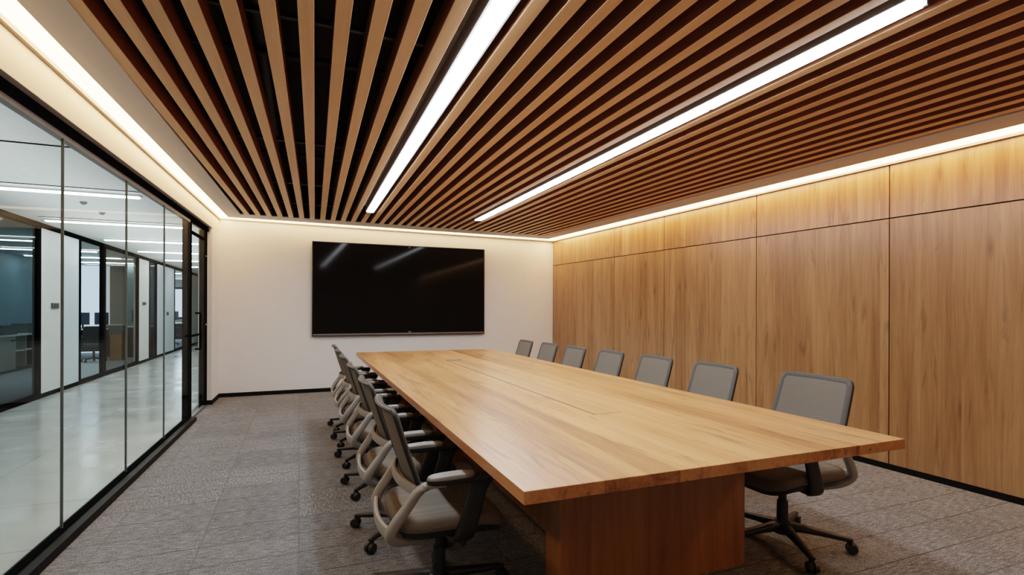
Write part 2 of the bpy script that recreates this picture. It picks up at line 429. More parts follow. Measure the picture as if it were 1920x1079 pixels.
# lip trims between the LED slot and the walls
tag(obj('trim_1', ST(off(xL, 0.0), off(xL, 0.022), YN, 8.58, zo(-0.014), zo(0.045)), 'lip'), kind='structure')
tag(obj('trim_2', ST(off(xR, -0.030), off(xR, 0.0), YN, 8.58, zo(-0.012), zo(0.045)), 'lip'), kind='structure')
bm = bmesh.new()
strip(bm, lambda y: -1.06, lambda y: 4.30, 8.585, 8.60, zo(-0.010), zo(0.045))
tag(obj('trim_3', bm, 'lip'), kind='structure')

# left beam above the glass
tag(obj('wall_left_beam', ST(off(xL, -0.20), xL, YN, 8.62, lambda x, y: zb(y), zk(3.05)), 'beam'), kind='structure')
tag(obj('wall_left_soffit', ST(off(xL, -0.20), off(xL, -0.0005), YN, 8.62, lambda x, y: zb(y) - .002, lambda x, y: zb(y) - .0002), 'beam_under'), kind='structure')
# short wall return at the far end of the glass
tag(obj('wall_left_return', ST(off(xL, -0.16), off(xL, -0.001), 8.02, 8.62, zk(0.0), lambda x, y: zb(y)), 'white'), kind='structure')
bm = bmesh.new()
strip(bm, off(xL, -0.10), off(xL, 0.012), 8.006, 8.02, zk(0), zk(0.058)); strip(bm, off(xL, 0.0), off(xL, 0.012), 8.02, 8.60, zk(0), zk(0.058))
tag(obj('baseboard_left', bm, 'skirting'), kind='structure')

# ------------------------------------------------------------------ slatted ceiling
sc = empty('slatted_ceiling', (1.5, 3.0, 2.52), 0, 'slatted ceiling of parallel oak battens with dark gaps above the meeting table', 'ceiling')
T0 = Matrix.Translation((-1.5, -3.0, -2.52))
kn = {1: (-.862, -.675), 12: (.742, .865), 23: (2.22, 2.33), 35: (3.90, 3.79)}
def slat_line(i):
    ks = sorted(kn)
    for a, b in zip(ks, ks[1:]):
        if a <= i <= b:
            s = (i - a) / (b - a)
            return kn[a][0] + s * (kn[b][0] - kn[a][0]), kn[a][1] + s * (kn[b][1] - kn[a][1])
def slat_x(i):
    x2, xf = slat_line(i)
    return lambda y: x2 + (xf - x2) * (y - 2.0) / 5.95
Y1END, Y2END = 6.985, 6.965
for i in range(1, 36):
    c = slat_x(i); w = 0.032 if i <= 14 else 0.029
    y0 = YN
    if i == 12: y0 = Y1END + 0.03
    if i == 23: y0 = Y2END + 0.03
    bm = bmesh.new()
    strip(bm, off(c, -w), off(c, w), y0, YS + 0.005, zo(0.0), zo(0.105))
    bm.transform(T0)
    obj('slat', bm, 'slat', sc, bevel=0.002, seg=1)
for y in (0.4, 2.6, 4.6, 6.2, 7.45):
    bm = bmesh.new(); strip(bm, lambda yy: -0.90, lambda yy: 3.93, y, y + 0.025, zo(0.107), zo(0.135)); bm.transform(T0)
    obj('hanging_rail', bm, 'pipe', sc)
# pipes in the dark void
for x, y0, y1, z in ((-0.2, YN, 7.9, 2.83), (0.42, YN, 7.9, 2.88)):
    bm = bmesh.new(); cyl(bm, (x, y0, z), (x, y1, z), 0.05)
    tag(obj('service_pipe', bm, 'pipe', smooth=True), kind='structure')
for y in (3.3, 5.4):
    bm = bmesh.new(); cyl(bm, (-0.85, y, 2.77), (3.8, y, 2.75), 0.02)
    tag(obj('service_pipe', bm, 'pipe', smooth=True), kind='structure')

# ------------------------------------------------------------------ linear lights
def linear_light(i, ys, label):
    c = slat_x(i)
    L = empty('linear_ceiling_light', (c(4), 4, zc(c(4), 4)), 0, label, 'ceiling light', 'linear lights set between the ceiling slats')
    T = Matrix.Translation((-c(4), -4, -zc(c(4), 4)))
    bm = bmesh.new()
    strip(bm, off(c, -.056), off(c, .056), ys[0], ys[-1], zo(0.012), zo(0.07))
    strip(bm, off(c, -.056), off(c, -.044), ys[0], ys[-1], zo(-0.006), zo(0.012))
    strip(bm, off(c, .044), off(c, .056), ys[0], ys[-1], zo(-0.006), zo(0.012))
    bm.transform(T); obj('housing', bm, 'housing', L)
    bm = bmesh.new(); strip(bm, off(c, -.108), off(c, .106), ys[0], ys[-1] + .01, zo(0.071), zo(0.076)); bm.transform(T); obj('channel_tray', bm, 'housing', L)
    for a, b in zip(ys, ys[1:]):
        bm = bmesh.new(); strip(bm, off(c, -.040), off(c, .040), a + 0.012, b - 0.012, zo(-0.014), zo(0.011)); bm.transform(T)
        obj('diffuser', bm, 'lamp', L)
linear_light(12, [.98, 2.72, 4.47, Y1END], 'long white linear ceiling light nearer the glass wall, left of the two')
linear_light(23, [1.27, 2.44, 3.50, 4.65, Y2END], 'long white linear ceiling light nearer the oak wall, right of the two')

# ------------------------------------------------------------------ LED coves
def led(name, bm, label, mat='led'):
    tag(obj(name, bm, mat), label, 'led strip')
led('led_cove_strip', ST(off(xL, 0.026), off(xL, 0.140), YN, 8.575, zo(0.006), zo(0.02)), 'glowing led cove strip along the ceiling above the glass wall')
led('led_cove_strip', ST(off(xR, -0.230), off(xR, -0.034), YN, 8.575, zo(0.006), zo(0.02)), 'glowing led cove strip along the ceiling above the oak panel wall')
led('led_cove_strip', ST(lambda y: -0.935, lambda y: 4.07, 8.365, 8.575, zo(0.001), zo(0.016)), 'glowing led cove strip along the ceiling above the television wall', 'led_back')

# ------------------------------------------------------------------ glass partition
wl = empty('wall_left', kind='structure')
YD0, YD1 = 6.92, 8.02
obj('top_track', ST(off(xL, -0.095), off(xL, -0.038), YN, YD1, lambda x, y: zb(y) - 0.062, lambda x, y: zb(y) - .0025), 'frame', wl)
obj('top_gasket', ST(off(xL, -0.085), off(xL, -0.045), YN, YD0, lambda x, y: zb(y) - 0.092, lambda x, y: zb(y) - 0.062), 'frame_grey', wl)
obj('sill_track', ST(off(xL, -0.09), off(xL, 0.022), YN, YD0, zk(0.0), zk(0.05)), 'skirting', wl)
obj('sill_gasket', ST(off(xL, -0.068), off(xL, -0.030), YN, YD0, zk(0.0495), zk(0.062)), 'frame', wl)
gx = off(xL, -0.052)
joints = [YN, 0.3, 1.45, 2.58, 3.66, 4.74, 5.82, YD0]
for a, b in zip(joints, joints[1:]):
    obj('glass_pane', ST(off(gx, -0.006), off(gx, 0.006), a + .004, b - .004, zk(0.058), lambda x, y: zb(y) - 0.085), 'glass', wl)
for y in joints[1:-1]:
    obj('glass_joint', ST(off(gx, -0.0065), off(gx, 0.0065), y - .0035, y + .0035, zk(0.058), lambda x, y: zb(y) - 0.085), 'gasket', wl)
obj('post', ST(off(xL, -0.125), off(xL, -0.045), YD0, YD0 + 0.085, zk(0.0), lambda x, y: zb(y) - .061), 'frame', wl)

# sliding / swing glass door
d1 = empty('door_1', (0, 0, 0), kind='structure')
fx0, fx1 = off(xL, -0.115), off(xL, -0.055)
obj('jamb', ST(fx0, fx1, YD1 - 0.20, YD1 - 0.002, zk(0.0), lambda x, y: zb(y) - .063), 'frame', d1)
leaf0, leaf1 = YD0 + 0.09, YD1 - 0.205
dtop = lambda x, y: zb(y) - 0.075
obj('door_rail', ST(off(xL, -0.075), off(xL, -0.040), leaf0, leaf1, lambda x, y: zb(y) - 0.20, lambda x, y: zb(y) - 0.175), 'frame', d1)
obj('door_rail', ST(off(xL, -0.075), off(xL, -0.040), leaf0, leaf1, zk(0.004), zk(0.03)), 'frame_grey', d1)
obj('glass_pane', ST(off(gx, -0.006), off(gx, 0.006), leaf0, leaf1, zk(0.03), dtop), 'glass', d1)
hp = bmesh.new()
hy = 7.28; hx = xL(hy)
path = [(hx - .06, hy, 1.235), (hx - .005, hy, 1.235), (hx - .005, hy, 0.80), (hx - .06, hy, 0.80)]
for a, b in zip(path, path[1:]):
    cyl(hp, a, b, 0.011, n=10)
obj('pull_handle', hp, 'frame', d1, smooth=True)
lv = bmesh.new()
strip(lv, off(xL, -0.045), off(xL, -0.02), YD0 - .03, YD0 + 0.55, zk(0.965), zk(0.985))
obj('latch_bar', lv, 'frame', d1)
bm = bmesh.new(); cyl(bm, (xL(7.88) - .055, 7.88, 1.08), (xL(7.88) - .040, 7.88, 1.08), .014)
cyl(bm, (xL(7.88) - .055, 7.88, 1.98), (xL(7.88) - .040, 7.88, 1.98), .011)
obj('lock', bm, 'chrome', d1, smooth=True)

# ------------------------------------------------------------------ television
tv = empty('wall_television', (1.573, yB(1.573), 0.865), math.atan(0.0085), 'very large black wall television, switched off, on the white far wall', 'television')
HW, HH = 1.397, 1.462
obj('casing', B(-HW + .02, HW - .02, -0.048, -0.002, 0.03, HH - .02), 'tvframe', tv)
bm = bmesh.new()
for a in ((-HW, -HW + .013, 0.0, HH), (HW - .013, HW, 0.0, HH), (-HW + .013, HW - .013, HH - .013, HH), (-HW + .013, HW - .013, 0, .012)):
    box(bm, a[0], a[1], -0.066, -0.03, a[2], a[3])
obj('bezel', bm, 'tvframe', tv)
obj('screen', B(-HW + .013, HW - .013, -0.060, -0.045, 0.038, HH - .013), 'tvscreen', tv)
obj('bottom_bar', B(-HW + .013, HW - .013, -0.068, -0.045, 0.012, 0.036), 'tvbar', tv)
obj('badge', B(.075, .125, -0.0605, -0.0590, 0.046, 0.058), 'badge', tv)
obj('camera_sensor', B(.08, .105, -0.0605, -0.0590, HH - .034, HH - .026), 'badge', tv)

# ------------------------------------------------------------------ meeting table
ST_ = 0.005
tb = empty('conference_table', (1.52, 4.08, 0), -ST_, 'long oak conference table on panel legs in the middle of the room', 'table')
x0, x1, y0, y1 = 0.6392 - 1.52, 2.405 - 1.52, 1.4325 - 4.08, 6.7251 - 4.08
TZ = 0.75; TH = 0.042
def rects_minus(bm, hole):
    a0, a1, b0, b1 = hole
    ym = -0.295
    for (p, q, r, s) in ((x0, a0, y0, ym), (x0, a0, ym, y1), (a1, x1, y0, ym), (a1, x1, ym, y1), (a0, a1, y0, b0), (a0, a1, b1, y1)):
        box(bm, p, q, r, s, TZ - TH + .0, TZ)
hole = (1.432 - 1.52, 1.602 - 1.52, 2.354 - 4.08, 5.45 - 4.08)
# one continuous slab with the cable trough cut out
bm = bmesh.new()
o = [(x0, y0), (x1, y0), (x1, y1), (x0, y1)]; h = [(hole[0], hole[2]), (hole[1], hole[2]), (hole[1], hole[3]), (hole[0], hole[3])]
vo = {}
for z in (TZ - TH, TZ):
    vo[z] = ([bm.verts.new((*p, z)) for p in o], [bm.verts.new((*p, z)) for p in h])
for z in vo:
    O_, H_ = vo[z]
    for i in range(4):
        j = (i + 1) % 4; bm.faces.new((O_[i], O_[j], H_[j], H_[i]))
for k in (0, 1):
    for i in range(4):
        j = (i + 1) % 4; a, b = vo[TZ - TH][k], vo[TZ][k]; bm.faces.new((a[i], a[j], b[j], b[i]))
top = obj('tabletop', bm, 'table', tb, bevel=0.0015, seg=1)
g = 0.009
flap = obj('cable_flap', B(hole[0] + g, hole[1] - .002, hole[2] + g, hole[3] - .11, TZ - .018, TZ - .0005), 'flap', tb)
obj('cable_tray', B(hole[0], hole[1], hole[2], hole[3], TZ - TH + .002, TZ - .02), 'skirting', tb)
obj('flap_edge', B(hole[0] + .001, hole[0] + .0085, hole[2] + g, hole[3] - .11, TZ - .02, TZ - .001), 'skirting', tb)
obj('socket_strip', B(hole[0] + g, hole[1] - g, hole[3] - .10, hole[3] - .01, TZ - .018, TZ - .003), 'reader', tb)
obj('tabletop_joint', B(x0 + .001, hole[0] - .002, -0.297, -0.2955, TZ - .001, TZ + .0003), 'table_edge', tb)
for yy in (2.018, 4.25, 6.0):
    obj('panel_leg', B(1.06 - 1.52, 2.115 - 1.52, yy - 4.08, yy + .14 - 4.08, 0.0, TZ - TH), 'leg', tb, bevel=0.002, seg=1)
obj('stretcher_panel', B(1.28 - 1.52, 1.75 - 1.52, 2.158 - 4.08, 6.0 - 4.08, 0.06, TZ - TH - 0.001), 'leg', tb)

# ------------------------------------------------------------------ chairs
def back_pt(u, v, dx=0.0):
    """u -1..1 across, v 0..1 up the backrest"""
    hw = 0.232 - 0.012 * v
    z = 0.575 + 0.32 * v
    x = -0.125 - 0.115 * v - 0.02 * math.sin(PI * v) * 0 - 0.030 * (1 - u * u) + 0.012 * v * v
    return Vector((x + dx, u * hw, z))

def rr(n=10, r=0.13):
    """rounded rectangle loop in (u,v)"""
    pts = []
    for cx, cy, a0 in ((1 - r, 1 - r * .9, 0), (-1 + r, 1 - r * .9, 90), (-1 + r, r * .9, 180), (1 - r, r * .9, 270)):
        for i in range(n + 1):
            a = math.radians(a0 + 90 * i / n)
            pts.append((cx + r * math.cos(a), cy + r * .9 * math.sin(a)))
    out = []
    for i, p in enumerate(pts):                    # subdivide the long sides
        q = pts[(i + 1) % len(pts)]; d = math.hypot(q[0] - p[0], q[1] - p[1]); k = max(1, int(d / 0.12))
        for s in range(k): out.append((p[0] + (q[0] - p[0]) * s / k, p[1] + (q[1] - p[1]) * s / k))
    return out

def make_chair(label):
    root = empty('office_chair', (0, 0, 0), 0, label, 'chair')
    # seat
    ol = superellipse(-0.225, 0.255, -0.245, 0.245, 4.5, 44)
    droop = lambda x, y: -0.045 * max(0, (x - 0.10) / 0.155) ** 2 + 0.012 * (y / 0.245) ** 2
    bm = bmesh.new(); slab(bm, ol, [(0.385, 0.96), (0.39, 0.985), (0.41, 1.0), (0.425, 0.99), (0.437, 0.96), (0.442, 0.90)], droop)
    obj('seat', bm, 'cseat', root, smooth=True)
    bm = bmesh.new(); slab(bm, ol, [(0.345, 0.72), (0.352, 0.86), (0.365, 0.95), (0.385, 0.975)], droop)
    obj('seat_shell', bm, 'cedge', root, smooth=True)
    # backrest mesh
    loop = rr()
    bm = bmesh.new()
    fr = []; bk = []
    nu, nv = 14, 12
    def clampuv(u, v):
        r = 0.12
        return u * 0.955, 0.03 + v * 0.94
    grid = [[[None] * (nv + 1) for _ in range(nu + 1)] for _ in range(2)]
    for s, dx in ((0, 0.004), (1, -0.004)):
        for i in range(nu + 1):
            for j in range(nv + 1):
                u, v = clampuv(-1 + 2 * i / nu, j / nv)
                # round the corners
                au, av = abs(u), (v - .5) * 2
                k = max(0, au - .84) / .16; l = max(0, abs(av) - .84) / .16
                if k * k + l * l > 1:
                    q = 1 / math.sqrt(k * k + l * l)
                    u = math.copysign(.84 + k * q * .16, u); v = .5 + math.copysign(.84 + l * q * .16, av) / 2
                grid[s][i][j] = bm.verts.new(back_pt(u, v, dx))
    for s in (0, 1):
        for i in range(nu):
            for j in range(nv):
                g_ = grid[s]; bm.faces.new((g_[i][j], g_[i + 1][j], g_[i + 1][j + 1], g_[i][j + 1]))
    obj('backrest', bm, 'cmesh', root, smooth=True)
    bm = bmesh.new()
    sweep(bm, [(*back_pt(u * .955, .03 + v * .94, -0.002), 0.032, 0.013) for u, v in loop], up=(1, 0, 0.3), closed=True, k=3, n=10)
    obj('backrest_frame', bm, 'cborder', root, smooth=True)
    bm = bmesh.new()
    sweep(bm, [(*back_pt(u * 0.998, .008 + v * .984, -0.014), 0.010, 0.016) for u, v in loop], up=(1, 0, 0.3), closed=True, k=3, n=8)
    obj('edge_trim', bm, 'cedge', root, smooth=True)
    # support hoop behind and under the seat
    bm = bmesh.new()
    for s in (-1, 1):
        p = [(-0.035, .250 * s, .592, .030, .024), (-0.10, .245 * s, .590, .032, .028), (-0.142, .238 * s, .572, .034, .036), (-0.185, .226 * s, .51, .034, .040), (-0.242, .212 * s, .425, .036, .046),
             (-0.245, .196 * s, .382, .040, .044), (-0.185, .160 * s, .350, .046, .034), (-0.07, .10 * s, .337, .045, .026), (0.02, .05 * s, .335, .04, .022)]
        sweep(bm, smooth_path(p, 6), up=(1, 0, 0.35), k=3.2, n=12)
    # bottom rear bar and upper rear bar, both bowed backwards
    for z, xx, yy, bow, w, hgt in ((.400, -.250, .20, .020, .052, .022), (.572, -.152, .232, .042, .044, .020)):
        p = [(xx - bow * (1 - (t / 4) ** 2), yy * t / 4, z - (.012 * (1 - (t / 4) ** 2) if z < .5 else 0), hgt, w) for t in range(-4, 5)]
        sweep(bm, smooth_path(p, 3), up=(0, 0, 1), k=3, n=10)
    obj('support_frame', bm, 'cframe', root, smooth=True)
    # armrests
    for s in (-1, 1):
        bm = bmesh.new()
        p = [(0.035, .222 * s, .352, .030, .085), (0.045, .246 * s, .375, .028, .082), (0.075, .254 * s, .47, .026, .075), (0.10, .254 * s, .56, .028, .075), (0.11, .254 * s, .603, .045, .11)]
        sweep(bm, smooth_path(p, 5), up=(1, 0, 0), k=4, n=12)
        sweep(bm, smooth_path([(0.03, .13 * s, .352, .085, .02), (0.035, .20 * s, .350, .085, .024), (0.036, .235 * s, .354, .08, .03)], 3), up=(0, 0, 1), k=4, n=10)
        arm = obj('armrest', bm, 'cedge', root, smooth=True)
        bm = bmesh.new()
        slab(bm, superellipse(-0.115, 0.165, .254 * s - .036, .254 * s + .036, 3.2, 28), [(0.596, .90), (0.600, .98), (0.606, 1.0), (0.617, 1.0)])
        obj('arm_base', bm, 'cedge', arm, smooth=True)
        bm = bmesh.new()
        slab(bm, superellipse(-0.112, 0.085, .254 * s - .034, .254 * s + .034, 3.2, 28), [(0.6172, .985), (0.624, 1.0), (0.630, .985), (0.633, .93)], lambda x, y: -.006 * ((x - .02) / .14) ** 2)
        obj('arm_pad', bm, 'cpad', arm, smooth=True)
    # mechanism, column
    bm = bmesh.new(); box(bm, -0.10, 0.10, -0.075, 0.075, 0.315, 0.350)
    obj('tilt_mechanism', bm, 'cedge', root, bevel=0.012)
    bm = bmesh.new(); cyl(bm, (0.05, -0.07, .325), (0.05, -0.17, .325), .008, n=8); cyl(bm, (0.05, -0.165, .325), (0.05, -0.215, .322), .018, .014, n=10)
    obj('tilt_lever', bm, 'cedge', root, smooth=True)
    bm = bmesh.new(); cyl(bm, (0, 0, .10), (0, 0, .235), .030, .027, 20); cyl(bm, (0, 0, .235), (0, 0, .316), .020, .020, 20)
    obj('gas_column', bm, 'cedge', root, smooth=True)
    # star base
    base = empty('star_base'); base.parent = root
    bm = bmesh.new(); cyl(bm, (0, 0, .062), (0, 0, .128), .047, .038, 20)
    obj('hub', bm, 'cedge', base, smooth=True)
    for k in range(5):
        a = math.radians(150 + 72 * k); ca, sa = math.cos(a), math.sin(a)
        bm = bmesh.new()
        p = [(.02 * ca, .02 * sa, .098, .056, .052), (.12 * ca, .12 * sa, .092, .046, .036), (.24 * ca, .24 * sa, .078, .036, .026), (.31 * ca, .31 * sa, .070, .030, .022), (.324 * ca, .324 * sa, .067, .024, .018)]
        sweep(bm, smooth_path(p, 4), k=3.5, n=10)
        # caster: stem, hood and twin wheels
        cx, cy = .308 * ca, .308 * sa; tx, ty = -sa, ca
        cyl(bm, (cx, cy, .062), (cx, cy, .038), .010, n=8)
        for w in (-1, 1):
            cyl(bm, (cx + ca * .012 + tx * .005 * w, cy + sa * .012 + ty * .005 * w, .0285), (cx + ca * .012 + tx * .024 * w, cy + sa * .012 + ty * .024 * w, .0285), .0285, .025, 18)
        obj('leg', bm, 'cedge', base, smooth=True)
    return root

left_hubs = [(.585, 2.30), (.590, 3.06), (.592, 3.88), (.592, 4.63), (.596, 5.30), (.598, 5.94)]
lnames = ['grey mesh office chair nearest the camera on the glass side of the table',
          'grey mesh office chair second from the camera on the glass side of the table',
          'grey mesh office chair third from the camera on the glass side of the table',
          'grey mesh office chair third from the television wall on the glass side of the table',
          'grey mesh office chair second from the television wall on the glass side of the table',
          'grey mesh office chair closest to the television wall on the glass side of the table']
right_hubs = [(2.49, 2.12), (2.60, 3.00), (2.585, 3.67), (2.53, 4.28), (2.475, 4.875), (2.46, 5.475), (2.425, 6.07)]
rnames = ['grey mesh office chair nearest the camera on the oak wall side, its base in view',
          'grey mesh office chair second from the camera on the oak wall side of the table',
          'grey mesh office chair third from the camera on the oak wall side of the table',
          'grey mesh office chair fourth and middle one on the oak wall side of the table',
          'grey mesh office chair third from the television wall on the oak wall side',
          'grey mesh office chair second from the television wall on the oak wall side',
          'grey mesh office chair closest to the television wall on the oak wall side']
proto = make_chair(lnames[0])
for k, (x, y) in enumerate(left_hubs):
    c = proto if k == 0 else copy_tree(proto)
    c.location = (x, y, 0); c.rotation_euler = (0, 0, 0)
    tag(c, lnames[k], 'chair', 'office chairs along the glass side of the table')
for k, (x, y) in enumerate(right_hubs):
    c = copy_tree(proto)
    c.location = (x, y, 0); c.rotation_euler = (0, 0, PI + math.radians(-3))
    tag(c, rnames[k], 'chair', 'office chairs along the oak wall side of the table')
    if k == 0: c.scale = (1.03, 1.03, 1.03)
    for ch in c.children:
        if ch.name.startswith('star_base'): ch.rotation_euler = (0, 0, math.radians(-11 if k == 0 else (30 if k == 6 else 10)))

# ------------------------------------------------------------------ corridor and offices beyond the glass
XW = -3.42; ZH = 2.50; YC1 = 27.0
tag(obj('floor_corridor', B(-3.42, -1.26, YN, YC1, -0.10, -0.001), 'tile'), kind='structure')
tag(obj('floor_office', B(-9.0, -3.42, YN, YC1, -0.10, -0.002), 'office_floor'), kind='structure')
tag(obj('ceiling_corridor', B(-9.0, -1.42, YN, YC1, ZH, ZH + .08), 'hall_ceiling'), kind='structure')
tag(obj('wall_corridor_end', B(-9.0, -1.1, YC1, YC1 + .1, 0, ZH), 'hall_white'), kind='structure')
tag(obj('wall_corridor_near', B(-9.0, -1.42, YN - .1, YN, 0, ZH), 'hall_white'), kind='structure')
# the corridor runs on past the meeting room
tag(obj('wall_corridor_right', B(-1.28, -1.16, 8.82, YC1, 0, ZH), 'hall_white'), kind='structure')
# thin dark joint lines on the corridor ceiling
for k, (a, b, c_, d_) in enumerate(((-3.2, -1.45, 4.85, 4.87), (-3.2, -1.45, 6.46, 6.47), (-3.2, -1.45, 8.72, 8.73))):
    tag(obj('ceiling_joint', B(a, b, c_, d_, ZH - .006, ZH - .0005), 'frame'), kind='structure')
tag(obj('trim_4', B(XW - .04, XW + .03, YN, YC1, ZH - .065, ZH - .0005), 'frame'), kind='structure')
# wall opposite: piers, door leaves, glazed openings
wc = empty('wall_corridor', kind='structure')
for a, b in ((9.44, 10.14), (14.33, 15.20)):
    obj('pier', B(XW - .10, XW, a, b, 0.062, ZH - .066), 'hall_white', wc)
for a, b in ((10.15, 10.83), (15.98, 17.0), (17.01, 18.0)):
    obj('white_door_leaf', B(XW - .07, XW - .005, a, b, 0.062, ZH - .066), 'hall_blue', wc)
for a, b in ((9.37, 10.83), (14.30, 15.20), (15.97, 18.0), (20.5, YC1)):
    obj('pier_skirting', B(XW - .10, XW + .004, a, b, 0.0, 0.061), 'frame', wc)
obj('pier', B(XW - .10, XW, 20.5, YC1, 0.062, ZH - .066), 'hall_white', wc)
obj('pier', B(XW - .10, XW, YN, 4.5, 0.0, ZH - .066), 'hall_white', wc)
wn = 1
for a, b, g in ((4.5, 9.42, 'glass_dark'), (10.84, 12.0, 'glass'), (12.06, 14.32, 'glass_smoke'), (15.21, 15.96, 'glass_dark'), (18.02, 20.48, 'glass')):
    w = empty('window_%d' % wn, kind='structure'); wn += 1
    bm = bmesh.new()
    t = 0.05
    box(bm, XW - .05, XW + .01, a, a + t, 0.0, ZH - .066); box(bm, XW - .05, XW + .01, b - t, b, 0.0, ZH - .066)
    box(bm, XW - .05, XW + .01, a + t, b - t, 0.0, .07)
    obj('frame', bm, 'frame', w)
    obj('pane', B(XW - .025, XW - .015, a + t, b - t, .07, ZH - .066), g, w)
# office shell
tag(obj('wall_office_left', B(-6.1, -6.0, 5.0, 18.4, 0, ZH), 'hall_teal'), kind='structure')
tag(obj('wall_office_window', B(-8.9, -8.8, YN, YC1, 0, ZH), 'hall_blue'), kind='structure')
tag(obj('wall_office_bright', B(-8.8, -5.12, 18.5, 18.6, 0, ZH), 'office_glow'), kind='structure')
tag(obj('wall_office_taupe', B(-5.12, -3.53, 18.5, 18.62, 0, ZH), 'office_taupe'), kind='structure')
tag(obj('wall_office_dark', B(-4.3, -3.53, 16.9, 17.0, 0, ZH), 'hall_teal'), kind='structure')
w = empty('window_6', kind='structure')
bm = bmesh.new()
for a in ((-5.9, -5.82, .8, 2.2), (-3.78, -3.7, .8, 2.2), (-5.82, -3.78, 2.12, 2.2), (-5.82, -3.78, .8, .88)):
    box(bm, a[0], a[1], YC1 - .05, YC1, a[2], a[3])
obj('frame', bm, 'frame', w)
obj('pane', B(-5.82, -3.78, YC1 - .03, YC1 - .01, .88, 2.12), 'daylight', w)

# corridor strip lights
ords = ['nearest the camera', 'second from the camera', 'third from the camera', 'fourth from the camera', 'fifth from the camera', 'sixth from the camera', 'seventh from the camera']
for k, (a, b, y) in enumerate(((-2.95, -1.60, 6.70), (-3.20, -1.50, 8.98), (-3.15, -1.50, 11.12), (-3.15, -1.50, 13.15), (-3.1, -1.50, 15.3), (-3.1, -1.50, 17.5))):
    L = empty('ceiling_strip_light', ((a + b) / 2, y, ZH), 0, 'thin white strip light across the corridor ceiling, ' + ords[k], 'ceiling light', 'strip lights on the corridor ceiling')
    h = (b - a) / 2
    obj('housing', B(-h - .02, h + .02, -.05, .05, -.018, -.0005), 'desk', L)
    obj('diffuser', B(-h, h, -.036, .036, -.030, -.0185), 'hall_lamp', L)
# office strip lights
for k, (a, b, y, lab) in enumerate(((-5.8, -4.0, 11.8, 'highest office strip light seen behind the dim glass, above the low cabinet'),
                                 (-5.8, -4.0, 13.6, 'office strip light crossing both the dim glass and the view past the pale door leaf'),
                                 (-5.8, -4.0, 15.2, 'middle of three office strip lights seen past the pale door leaf'),
                                 (-5.8, -4.0, 16.8, 'lowest of three office strip lights seen past the pale door leaf'),
                                 (-5.4, -3.8, 21.0, 'thin strip light on the ceiling of the farthest office'))):
    L = empty('ceiling_strip_light', ((a + b) / 2, y, ZH), 0, lab, 'ceiling light', 'strip lights on the office ceiling')
    h = (b - a) / 2
    obj('housing', B(-h - .02, h + .02, -.05, .05, -.018, -.0005), 'desk', L)
    obj('diffuser', B(-h, h, -.04, .04, -.030, -.0185), 'hall_lamp', L)

# card readers
for y0_, y1_, z0_, z1_, lab in ((9.76, 10.0, 1.28, 1.365, 'dark square card reader on the first white pier across the corridor'),
                                (14.62, 14.88, 1.36, 1.43, 'dark square card reader on the second white pier across the corridor'),
                                (17.06, 17.24, 1.08, 1.18, 'small dark lock plate on the pale corridor door')):
    x_ = XW if y0_ < 16 else XW - .005
    r = empty('card_reader', (x_, (y0_ + y1_) / 2, z0_), 0, lab, 'card reader')
    hw = (y1_ - y0_) / 2
    obj('case', B(.0005, .02, -hw, hw, 0, z1_ - z0_), 'reader', r, bevel=.004)
    obj('touch_face', B(.0201, .022, -hw * .75, hw * .75, .012, (z1_ - z0_) - .012), 'cabdark', r)
# smoke detectors
for x_, y_, lab in ((-2.28, 7.34, 'small round smoke detector on the corridor ceiling behind the first strip light'), (-2.31, 8.05, 'small dark sprinkler head on the corridor ceiling before the second strip light')):
    bm = bmesh.new(); cyl(bm, (0, 0, -.0005), (0, 0, -.012), .036, .036, 18); cyl(bm, (0, 0, -.012), (0, 0, -.03), .03, .018, 18)
    s = obj('smoke_detector', bm, 'box_grey', smooth=True); s.location = (x_, y_, ZH); tag(s, lab, 'smoke detector')

# low cabinet row behind the first glazed opening
cr = empty('low_cabinet', (-5.55, 13.4, 0), 0, 'long low office cabinet with pale top behind the dim glass', 'cabinet')
obj('cabinet_top', B(-.28, .27, -3.2, 1.95, .715, .745), 'desk', cr)
obj('carcass', B(-.27, -.22, -3.2, 1.95, .02, .714), 'cabdark', cr)
obj('plinth', B(-.22, .20, -3.2, 1.95, .0, .05), 'cabdark', cr)
for a, b in ((-3.2, -2.2), (-2.19, -1.2), (-1.19, .10)):
    d = obj('door', B(-.21, .26, a, b, .06, .712), 'cab', cr)
    obj('handle', B(.2605, .275, b - .16, b - .06, .62, .64), 'frame', d)
for a in (.55, 1.05, 1.5, 1.90):
    obj('divider', B(-.215, .25, a, a + .03, .06, .712), 'cab' if a < .6 else 'cabdark', cr)
obj('shelf', B(-.215, .25, .12, 1.9, .40, .415), 'desk', cr)
for y_, hw_, hh, lab in ((13.45, .30, .17, 'dark grey storage box on the long low cabinet, left one'), (14.55, .34, .19, 'dark grey storage box on the long low cabinet, right one')):
    b_ = empty('storage_box', (-5.5, y_, .7455), 0, lab, 'box', 'storage boxes on the low cabinet')
    obj('body', B(-.14, .14, -hw_, hw_, 0, hh), 'box_grey', b_, bevel=.005)
    obj('lid', B(-.145, .145, -hw_ - .005, hw_ + .005, hh + .0005, hh + .02), 'box_grey', b_, bevel=.003)

def desk(x, y, rz, label, w=2.0, d=.75):
    t = empty('office_desk', (x, y, 0), rz, label, 'desk')
    obj('desktop', B(-w / 2, w / 2, -d / 2, d / 2, .72, .745), 'desk', t, bevel=.003)
    for sx in (-1, 1):
        obj('side_panel', B(sx * (w / 2 - .05) - .015, sx * (w / 2 - .05) + .015, -d / 2 + .03, d / 2 - .03, 0, .719), 'cabdark', t)
    obj('modesty_panel', B(-w / 2 + .07, w / 2 - .07, d / 2 - .06, d / 2 - .04, .12, .70), 'cabdark', t)
    return t

